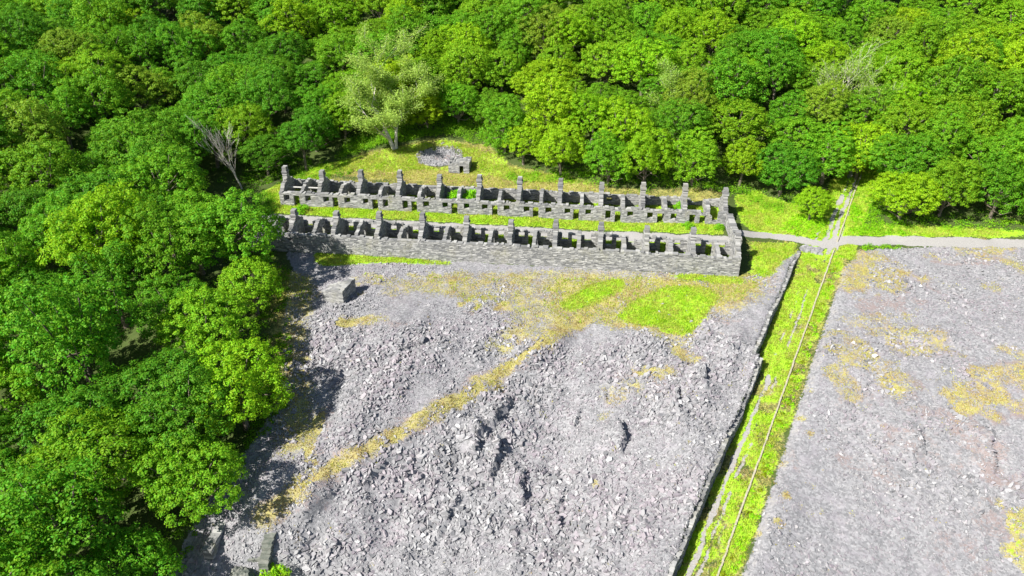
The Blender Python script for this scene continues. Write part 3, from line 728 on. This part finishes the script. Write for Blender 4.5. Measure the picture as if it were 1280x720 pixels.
def leaf_quads(pos, nrm, size, r, aspect=.62):
    n = len(pos); nrm = nrm/np.linalg.norm(nrm, axis=1)[:, None]
    a = np.cross(nrm, r.normal(0, 1, (n, 3))); a /= np.linalg.norm(a, axis=1)[:, None]; b = np.cross(nrm, a)
    h = size[:, None]*.5
    V = np.stack([pos-a*h, pos+b*h*aspect+nrm*h*.12, pos+a*h, pos-b*h*aspect+nrm*h*.12], 1).reshape(-1, 3)
    return V, np.arange(4*n).reshape(-1, 4)
def crown_mesh(name, seed, rx, rz, zc, nl, lr, leaf=(.15, .28), per=74, tuft=.55, dens=.88, mat=None, skirt=True):
    r = np.random.default_rng(seed); lobes = []
    for k in range(nl):
        f = (k+.5)/nl; el = math.asin(min(1, -0.72+1.68*f)); az = k*2.399+r.uniform(-.4, .4); R = r.uniform(.52, 1.0)
        lobes.append((np.array([math.cos(el)*math.cos(az)*rx*R, math.cos(el)*math.sin(az)*rx*R, zc+math.sin(el)*rz*R]), lr*r.uniform(.6, 1.22)))
    pos = []; nrm = []
    for i, (c, R) in enumerate(lobes):
        nt_ = int(30*dens*R*R/2.2)
        for q in range(nt_):
            zz = 1-2*(q+.5)/nt_; az = q*2.399+r.uniform(-.3, .3); d = np.array([math.sqrt(1-zz*zz)*math.cos(az), math.sqrt(1-zz*zz)*math.sin(az), zz])
            if zz < -.55: continue
            p = c+d*R*r.uniform(.78, 1.12)*np.array([1, 1, .85])
            if any(np.linalg.norm((p-c2)/np.array([1, 1, .85])) < R2*.72 for j, (c2, R2) in enumerate(lobes) if j != i): continue
            m = int(per*r.uniform(.55, 1.25)); tr = tuft*r.uniform(.6, 1.25)
            off = r.normal(0, 1, (m, 3)); off /= np.linalg.norm(off, axis=1)[:, None]; off *= (r.random((m, 1))**.45)*tr*np.array([1, 1, .62])
            pos.append(p+off); nrm.append(d*.35+off/tr*.7+np.array([0, 0, .45])+r.normal(0, .33, (m, 3)))
    pos = np.concatenate(pos); nrm = np.concatenate(nrm); size = r.uniform(*leaf, len(pos))
    Vv, Ff = leaf_quads(pos, nrm, size, r)
    return mesh_np(name, Vv, [Ff], mat or M_LEAF), lobes
def trunk_mesh(name, lobes, h, r0, seed, mat=None):
    r = random.Random(seed); T = Tubes(); top = np.array([r.uniform(-.5, .5), r.uniform(-.5, .5), h])
    pts = [np.array([0, 0, -.6])]+[top*f+np.array([r.uniform(-.18, .18), r.uniform(-.18, .18), 0]) for f in (.02, .25, .5, .75)]+[top]
    T.add(pts, [r0*1.5, r0*1.15, r0*.9, r0*.75, r0*.5, r0*.12], 8)
    for c, R in lobes:
        f = r.uniform(.3, .7); s = top*f; mid = s*.5+c*.5+np.array([0, 0, -.4+r.uniform(-.3, .3)])
        T.add([s, mid, c, c+(c-s)*.15], [r0*.42, r0*.3, r0*.17, r0*.04], 6)
    return T.mesh(name, mat or M_BARK)
PROT = []
for k, (rx, rz, zc, nl, lr, hh) in enumerate(((3.3, 3.0, 6.3, 13, 1.9, 8), (3.7, 2.7, 5.8, 14, 2.0, 7.4), (2.8, 3.7, 6.9, 13, 1.75, 9), (3.9, 3.2, 6.4, 16, 1.85, 8), (3.1, 3.2, 6.2, 12, 1.65, 8), (3.5, 2.9, 6.0, 15, 1.7, 7.5), (2.7, 3.0, 5.8, 11, 1.7, 7.6), (4.2, 3.0, 6.3, 18, 1.9, 8),
                                                    (3.5, 3.0, 4.7, 18, 1.75, 6.5), (3.1, 3.6, 5.0, 18, 1.65, 7.5), (3.8, 2.9, 4.5, 20, 1.7, 6.2))):
    cm, lb = crown_mesh('crown', 100+k, rx, rz, zc, nl, lr); PROT.append((cm, trunk_mesh('trunk', lb, hh, .26, k), rx))
HUES = [((.88, 1.0, .95), 'mid green'), ((.55, .78, .9), 'dark green'), ((1.30, 1.22, .75), 'bright yellow green'), ((.70, .92, .95), 'deep green'), ((1.10, 1.10, .9), 'fresh green'), ((1.6, 1.3, .8), 'golden green'), ((1.25, 1.02, 1.6), 'olive green')]
def plant_tree(x, y, scale, pk, hue, label, group, zs=1.0, rz=None):
    z = hz(x, y); cm, tm, rx = PROT[pk]
    root = empty('broadleaf_tree', (x, y, z), label, 'tree', group, random.uniform(0, 6.28) if rz is None else rz, (scale, scale, scale*zs))
    t = obj('trunk', tm, root); c = obj('crown', cm, root); jit = random.uniform(.88, 1.14)
    c.color = (HUES[hue][0][0]*jit*random.uniform(.93, 1.07), HUES[hue][0][1]*jit, HUES[hue][0][2]*jit, 1)
    return root
# forest floor plan: trunk positions allowed inside this outline
back = [tuple(ground(*p)[:2]) for p in ((345, 232), (392, 206), (430, 196), (470, 178), (520, 168), (560, 160), (600, 168), (628, 190))]
fl = [(-37, 30), (-35, 50), (-32.5, 57), (-30, 65), (-32, 76), (-35.5, 86), (-39, 95), (-46, 104), (-50, 113), (-48, 121)] + back + \
     [tuple(st(42, 9.0)), tuple(st(54, 7.6)), tuple(st(60, 6.0)), tuple(st(73, 6.2)), tuple(st(80, 6.0)), tuple(st(86, 3.5)), tuple(st(91, 1.0)), tuple(inc(12, -5)), tuple(inc(12, 4.8)), tuple(inc(7, 6.0)), tuple(st(106, -.6)), tuple(st(125, -.4)), (95, 110), (170, 113), (190, 240), (-190, 240), (-150, 20)]
cand = []
for k in range(26000): cand.append((random.uniform(-125, 150), random.uniform(36, 215)))
cand = np.array(cand); cand = cand[pip(fl, cand[:, 0], cand[:, 1])]
ca, cw = to_inc(cand[:, 0], cand[:, 1])
zz = height(cand[:, 0], cand[:, 1]); px, py, zc = project(cand[:, 0], cand[:, 1], zz+7)
ok = (px > -60) & (px < 1340) & (py > -30) & (py < 770) & ~((np.abs(cw+1) < 4.6) & (ca > -5) & (ca < 19))
ok &= ~(((cand[:, 0]-clr[0])/4)**2+((cand[:, 1]-clr[1]+1)/6)**2 < 1)
cand = cand[ok]; cpx = px[ok]; cpy = py[ok]
SPEC = []   # hand placed trees: x, y of trunk, scale, proto, hue, label
def near_px(pxl, pyl): return ground(pxl, pyl)[:2]
hand = [((1012, 276), .72, 8, 2, 'small multi stemmed yellow green tree at the wood edge left of the incline'),
        ((383, 213), .95, 2, 1, 'dark green tree with bare lower trunk behind the left end of the far terrace'),
        ((655, 205), .9, 8, 5, 'golden green tree at the clearing edge behind the far terrace'),
        ((700, 218), 1.05, 10, 5, 'broad golden green oak right of the clearing'),
        ((925, 232), .95, 9, 5, 'golden brown tinged tree above the right end of the far terrace'),
        ((975, 246), 1.1, 10, 1, 'dark green tree above the bright grass right of the ruins')]
placed = []
for (bp, sc_, pk, hu, lab) in hand:
    p = near_px(*bp); plant_tree(p[0], p[1], sc_, pk, hu, lab, None); placed.append((p[0], p[1], 2.6*sc_))
for (x, y), sc_, pk, hu, lab in (((-30.5, 66.5), 1.25, 10, 2, 'large bright yellow green oak overhanging the slate tip'), ((-35.2, 87.5), 1.05, 8, 4, 'tree at the wood edge just left of the near terrace'),
                                 ((-32.0, 55.5), 1.1, 10, 0, 'tree leaning over the tip above the wall stub'), ((-37.5, 76.5), 1.2, 7, 4, 'broad fresh green oak left of the stone ramp'), ((-35.5, 47.5), 1.0, 8, 3, 'deep green tree at the bottom edge left of the wall stub'), ((-36.0, 40.0), 1.25, 3, 1, 'dark green tree just below the bottom edge left of the stub')):
    plant_tree(x, y, sc_, pk, hu, lab, None); placed.append((x, y, 2.8*sc_))
ntree = 0
pl = np.array(placed)
PTS = [tuple(p) for p in placed]
pale_c = ground(493, 186); placed_extra = [(pale_c[0], pale_c[1], 2.0), (pale_c[0]*.97, pale_c[1]*.97, 2.0)]
PTS += placed_extra
dead_c = ground(303, 236); PTS += [(dead_c[0], dead_c[1], 3.0), (dead_c[0]*.96, dead_c[1]*.955, 4.2), (dead_c[0]*.92, dead_c[1]*.91, 3.2), (dead_c[0]-5.5, dead_c[1]-3.5, 3.4), (*st(-6, -14), 3.0), (*st(-7, -7), 3.0)]
half_c = ground(1045, 150); PTS.append((half_c[0], half_c[1], 3.0))
FOREST = []
order = np.argsort(cand[:, 1]+rng.normal(0, 6, len(cand)))
arr = np.array(PTS)
ZL = {'left': ('tree in the dense wood on the left slope', 'trees of the left wood'), 'mid': ('tree in the hanging wood behind the far terrace', 'trees behind the terraces'),
      'right': ('tree in the close canopy right of the incline', 'trees right of the incline')}
for i in order:
    x, y = cand[i]; left = cpx[i] < 400
    sc_ = random.uniform(1.0, 1.42) if left else random.uniform(.9, 1.36)
    if y > 165: sc_ *= 1.08
    rr = 2.75*sc_; sc_ *= 1.12
    if (np.hypot(arr[:, 0]-x, arr[:, 1]-y) < (arr[:, 2]+rr)*.95).any(): continue
    arr = np.vstack([arr, (x, y, rr)])
    nn = float(vnoise(x, y, 16, 80)); q = random.random()
    if left: hu = 6 if q < .06 else 1 if q < .32 else 3 if q < .66 else 0 if q < .86 else 4 if q < .95 else 2
    else: hu = 6 if q < .05 else 5 if q < .06+.12*(nn > .15) else 2 if q < .28 else 4 if q < .6 else 0 if q < .85 else 3
    zn = 'left' if left else 'right' if cpx[i] > 1060 else 'mid'
    adj = ('small' if sc_ < .88 else 'large' if sc_ > 1.08 else 'mid sized')
    vert = 'near the top edge' if cpy[i] < 60 else 'in the lower part' if cpy[i] > 420 else 'half way up'
    near_edge = polyline_d(fl[10:31], np.array([x]), np.array([y]))[0] < 6 and y > 95
    if near_edge: sc_ = min(sc_, 1.08)
    FOREST.append((plant_tree(x, y, sc_, random.choice([8, 9, 10]) if near_edge else (random.randrange(8) if left else random.choice([0, 2, 3, 5, 8, 9, 10, 8, 9, 10])), hu, 'tree', ZL[zn][1], random.uniform(.74, 1.12)), zn, HUES[hu][1], cpx[i], cpy[i])); ntree += 1
    if near_edge: FOREST[-1][0].children[1].location.z = -1.15
ORD = 'first second third fourth fifth sixth seventh eighth ninth tenth eleventh twelfth thirteenth fourteenth fifteenth sixteenth seventeenth eighteenth nineteenth twentieth'.split()
def ordn(k): return ORD[k] if k < 20 else f'{k+1}th'
for zn, where in (('left', 'left wood'), ('mid', 'middle wood'), ('right', 'right wood')):
    rows = {}
    for f_ in [f for f in FOREST if f[1] == zn]: rows.setdefault(int((f_[4]+60)//62), []).append(f_)
    for q, key in enumerate(sorted(rows)):
        for k, f_ in enumerate(sorted(rows[key], key=lambda e: e[3])):
            f_[0]['label'] = f'{f_[2]} tree, {ordn(k)} from left in {ordn(q)} row of the {where}'
print('forest trees', ntree, 'slabs ok')

def branch_tree(seed, h, r0, levels, spread, up, mat_name, lean=(0, 0), nk=(3, 4), stems=1, droop=0):
    r = random.Random(seed); T = Tubes(); tips = []
    def grow(p, d, L, rad, lv):
        pts = [p]; rads = [rad]; q = p.copy(); dd = d.copy(); n = 4
        for i in range(n):
            dd = dd+np.array([r.uniform(-.13, .13), r.uniform(-.13, .13), r.uniform(-.06, .12)*up-droop*(levels-lv)*.02]); dd /= np.linalg.norm(dd); q = q+dd*L/n; pts.append(q.copy()); rads.append(rad*(1-.5*(i+1)/n))
        if lv == 0: rads[-1] = .012
        T.add(pts, rads, 6 if rad > .08 else 4)
        if lv <= 1: tips.extend(pts[1:])
        if lv == 0: return
        for k in range(r.randint(*nk)):
            f = r.uniform(.35, 1.0) if k else 1.0; i = min(int(f*n), n); a = r.uniform(0, 6.28); sp = spread*r.uniform(.6, 1.2)
            nd = dd*math.cos(sp)+math.sin(sp)*np.array([math.cos(a), math.sin(a), .25*up]); nd /= np.linalg.norm(nd)
            grow(pts[i], nd, L*r.uniform(.55, .8), max(rads[i]*r.uniform(.5, .72), .018), lv-1)
    for s_i in range(stems):
        d = np.array([lean[0]+(s_i-(stems-1)/2)*.28, lean[1]+r.uniform(-.08, .08), 1.0]); d /= np.linalg.norm(d)
        grow(np.array([s_i*.25, 0, -.5]), d, h*.42*(1-.12*s_i), r0*(1-.2*s_i), levels)
    return T, np.array(tips)
def pale_tree(c, seed, h, label, name='pale_tree', leafy=60, stems=2, col=(1, 1, 1), lean=(-.15, 0), sz=(.16, .30)):
    root = empty(name, tuple(c), label, 'tree'); T, tips = branch_tree(seed, h, .34, 4, .74, 1.0, '', lean, (3, 4), stems)
    obj('trunk', T.mesh('trunk', M_BARKP), root); r = np.random.default_rng(seed)
    n = int(len(tips)*leafy/3.2); k = r.integers(0, len(tips), n); pos = tips[k]+r.normal(0, .38, (n, 3)); pos = pos[pos[:, 2] > 1.5]
    Vv, Ff = leaf_quads(pos, r.normal(0, .6, (len(pos), 3))+np.array([0, 0, .7]), r.uniform(*sz, len(pos)), r)
    o = obj('crown', mesh_np('crown', Vv, [Ff], M_PALE), root); o.color = (*col, 1); return root
pale_tree(pale_c, 21, 22, 'tall airy pale green tree with forked whitish trunk at the clearing edge', leafy=120).scale = (1.35, 1.2, 1.0)
T, tips = branch_tree(31, 14, .17, 4, .36, 1.0, '', (-.06, 0), (3, 4), 1)
r_ = empty('dead_tree', tuple(dead_c), 'bare whitish dead tree standing left of the far terrace', 'tree'); obj('trunk', T.mesh('trunk', M_BARKP), r_)
for k, (pp, sd, hh, lf, lab) in enumerate((((1045, 150), 41, 15, 16, 'half bare greyish tree with thin leaves in the wood above the incline'), ((1092, 165), 43, 12, 14, 'smaller half bare tree with twiggy crown right of another in the wood above the incline'),
                                           ((850, 12), 47, 12, 3, 'bare twiggy tree at the top edge of the wood'), ((845, 165), 45, 13, 40, 'thin pale leaved tree in the wood behind the far terrace'))):
    c = ground(*pp); pale_tree(c, sd, hh, lab, 'sparse_tree', lf, 1+(k < 2), (.9, .95, .8), (0, 0))

# bushes: same leaf clumps, low
BUSH = [crown_mesh('foliage', 300+k, 1.0, .6, .55, 6, .55, (.12, .22), 46, .34, 3.0, M_LEAF)[0] for k in range(3)]
def bush(x, y, s, col, label, group=None, z=None, name='bush', zs=1.0):
    root = empty(name, (x, y, hz(x, y) if z is None else z), label, 'bush', group, random.uniform(0, 6), (s, s, s*zs))
    o = obj('foliage', BUSH[random.randrange(3)], root); o.color = (*col, 1); return root
for ss, lab in ((30.0, 'round bright green bush growing in a roofless room, left of its pair'), (32.3, 'round bright green bush growing in a roofless room, right of its pair')):
    p = st(ss, .3); bush(p[0], p[1], 1.2, (1.5, 1.7, 1.0), lab, zs=1.75)
p = ground(335, 718); bush(p[0]+.6, p[1]-.6, 1.5, (1.5, 1.45, 1.0), 'bright leafy bush at the foot of the tip on the bottom edge')
p = st(67.6, .8); bush(p[0], p[1], .8, (1.3, 1.5, 1), 'green bush inside the far terrace near its right end', zs=1.3)
for a_st, t_st, s_, lab in ((68.5, -4.3, .7, 'low green bush on the street before the far terrace, right end'), (73.4, -4.2, .65, 'rounded green bush in the street corner by the end wall'), (4.3, -5.0, 1.0, 'dark green bush before the first doorway of the far terrace')):
    p = st(a_st, t_st); bush(p[0], p[1], s_, (1.2, 1.4, .9), lab)
# bracken and brambles
def undergrowth(poly_px, n, s0, s1, cols, label, name='bracken', wpoly=None):
    """a mass of ground cover nobody could count: one object of leaf clumps"""
    pw = wpoly or wp(poly_px); a = np.array(pw); x = rng.uniform(a[:, 0].min(), a[:, 0].max(), n*12); y = rng.uniform(a[:, 1].min(), a[:, 1].max(), n*12)
    m = pip(pw, x, y) & (samp('gravel', x, y) < .4); x = x[m][:n]; y = y[m][:n]; z = height(x, y); P = []; Nn = []
    for i in range(len(x)):
        S_ = random.uniform(s0, s1); k = int(60*S_+14); o = rng.normal(0, 1, (k, 3)); o /= np.linalg.norm(o, axis=1)[:, None]; o[:, 2] = np.abs(o[:, 2])
        o *= (rng.random((k, 1))**.4)*S_*np.array([1, 1, .85]); P.append(o+np.array([x[i], y[i], z[i]])); Nn.append(o/S_*.8+np.array([0, 0, .5])+rng.normal(0, .3, (k, 3)))
    P = np.concatenate(P); Vv, Ff = leaf_quads(P, np.concatenate(Nn), rng.uniform(.13, .27, len(P)), rng)
    o = obj(name, mesh_np(name, Vv, [Ff], M_LEAF)); c = cols[0]; o.color = (*c, 1); tag(o, label, 'undergrowth', kind='stuff')
undergrowth([(985, 272), (1005, 268), (1040, 275), (1042, 296), (1000, 297), (975, 290)], 90, .35, .8, [(1.75, 1.75, .8)], 'bright bracken on the bank between the ruins and the incline')
undergrowth([(1066, 250), (1085, 285), (1140, 293), (1075, 297), (1064, 290)], 60, .35, .9, [(1.5, 1.6, .8)], 'bracken under the wood edge right of the incline')
undergrowth(None, 190, .2, .5, [(1.6, 1.65, .7)], 'bright green bracken along the right side of the incline kerb', 'bracken', [tuple(inc(-72, .4)), tuple(inc(-72, 1.8)), tuple(inc(-2, 1.5)), tuple(inc(-2, .4))])
undergrowth(None, 150, .2, .5, [(1.5, .95, .9)], 'brownish dry bracken in the dip right of the incline kerb', 'bracken', [tuple(inc(-72, .3)), tuple(inc(-72, 1.2)), tuple(inc(-6, 1.1)), tuple(inc(-6, .3))])
undergrowth([(345, 245), (345, 262), (330, 275), (318, 262), (322, 240)], 40, .5, 1.2, [(.8, .95, .8)], 'shaded undergrowth left of the ruined terraces', 'undergrowth')
undergrowth([(405, 200), (470, 182), (560, 168), (620, 186), (640, 207), (610, 182), (560, 162), (470, 175)], 80, .5, 1.2, [(1.2, 1.25, .9)], 'low bushes along the top of the clearing', 'undergrowth')
undergrowth(None, 420, .5, 1.5, [(.95, 1.05, .85)], 'dense leafy scrub on the bank behind the clearing', 'undergrowth', [tuple(ground(*p)[:2]) for p in ((425, 200), (470, 184), (490, 180), (560, 166), (605, 176), (635, 196), (640, 180), (600, 150), (520, 140), (440, 165))])
undergrowth(None, 150, .6, 1.6, [(1.15, 1.25, .9)], 'low bushes at the foot of the wood behind the far terrace', 'undergrowth', [tuple(st(38, 8.0)), tuple(st(76, 7.4)), tuple(st(84, 3.6)), tuple(st(90, 2.5)), tuple(st(88, 8)), tuple(st(78, 12)), tuple(st(38, 12))])
undergrowth(None, 60, .5, 1.3, [(1.3, 1.4, .85)], 'low leafy scrub along the foot of the right wood above the path', 'undergrowth', [tuple(st(101, -.6)), tuple(st(125, -.3)), (96, 110.5), (96, 113), tuple(st(125, 2)), tuple(st(101, 2))])
undergrowth(None, 160, .3, .9, [(.95, 1.05, .85)], 'shaded scrub on the bank behind the left end of the far terrace', 'undergrowth', [tuple(st(-10, 3.5)), tuple(st(4, 5)), tuple(st(10, 10)), tuple(st(0, 14)), tuple(st(-12, 12))])
undergrowth(None, 130, .3, .9, [(1.25, 1.35, .85)], 'scrub at the wood edge beside the upper incline', 'undergrowth', [tuple(inc(1, 3.2)), tuple(inc(20, 2.6)), tuple(inc(20, 7)), tuple(inc(4, 9))])
undergrowth(None, 420, .2, .8, [(.9, .95, .7)], 'shaded scrub along the wood edge above the slate tip', 'undergrowth', fl[:9]+[(-37, 104), (-33, 97), (-31.5, 90), (-28.5, 80), (-26.5, 72), (-28, 63), (-31, 56), (-33, 50), (-33, 36)])
undergrowth(None, 1500, .35, 1.4, [(.85, 1.0, .85)], 'shaded undergrowth covering the floor of the woods', 'undergrowth', [p for p in fl[:-4]]+[(100, 113), (120, 150), (110, 175), (-100, 175), (-95, 60), (-60, 34)])

# grass
def grass(n):
    x = rng.uniform(-46, 78, n); y = rng.uniform(45, 140, n)
    a = samp('grass', x, y)+.35*vnoise(x, y, 1.6, 90)+.25*vnoise(x, y, .6, 91)
    yl = samp('moss', x, y)
    keep = (a > .55) | ((yl+.5*vnoise(x, y, 1.3, 92) > .8) & (rng.random(n) < .22) & (to_st(x, y)[1] > -30) & (to_inc(x, y)[1] < 2)); keep &= samp('gravel', x, y) < .1+.5*rng.random(n)
    x, y = x[keep], y[keep]; z = height(x, y); m = len(x); B = 3
    X_ = np.repeat(x, B)+rng.normal(0, .13, m*B); Y_ = np.repeat(y, B)+rng.normal(0, .13, m*B); Z_ = np.repeat(z, B)
    h = rng.uniform(.12, .38, m*B); an = rng.uniform(0, 6.28, m*B); wd = rng.uniform(.035, .075, m*B)
    d = np.c_[np.cos(an), np.sin(an), 0*an]; p = np.c_[X_, Y_, Z_-.03]; le = rng.normal(0, .5, (m*B, 2))*h[:, None]
    tip = p+np.c_[le, h]
    V_ = np.stack([p-d*wd[:, None], p+d*wd[:, None], tip], 1).reshape(-1, 3)
    return mesh_np('grass', V_, [np.arange(3*m*B).reshape(-1, 3)], M_GRASS), m
def turf(n):
    x = rng.uniform(-36, 84, n); y = rng.uniform(46, 142, n)
    a = samp('moss', x, y)*.95+.55*vnoise(x, y, 1.5, 93)+.4*vnoise(x, y, .55, 94)
    keep = (a > .22+.75*rng.random(n)) & (samp('gravel', x, y) < .5) & (samp('grass', x, y) < .75)
    x, y = x[keep], y[keep]; z = height(x, y); m = len(x); B = 3
    p = np.c_[np.repeat(x, B)+rng.normal(0, .1, m*B), np.repeat(y, B)+rng.normal(0, .1, m*B), np.repeat(z, B)-.02]
    h = rng.uniform(.05, .15, m*B); an = rng.uniform(0, 6.28, m*B); d = np.c_[np.cos(an), np.sin(an), 0*an]*rng.uniform(.04, .09, (m*B, 1))
    V_ = np.stack([p-d, p+d, p+np.c_[rng.normal(0, .08, (m*B, 2)), h]], 1).reshape(-1, 3)
    return mesh_np('dry_turf', V_, [np.arange(3*m*B).reshape(-1, 3)], M_TURF)
tag(obj('dry_turf', turf(560000)), 'yellow and ochre mossy turf in patches over the slate', 'turf', kind='stuff')
gm, m_ = grass(420000)
tag(obj('grass', gm), 'bright green grass on the terrace, the tip edge and the incline', 'grass', kind='stuff')
print('grass tufts', m_)
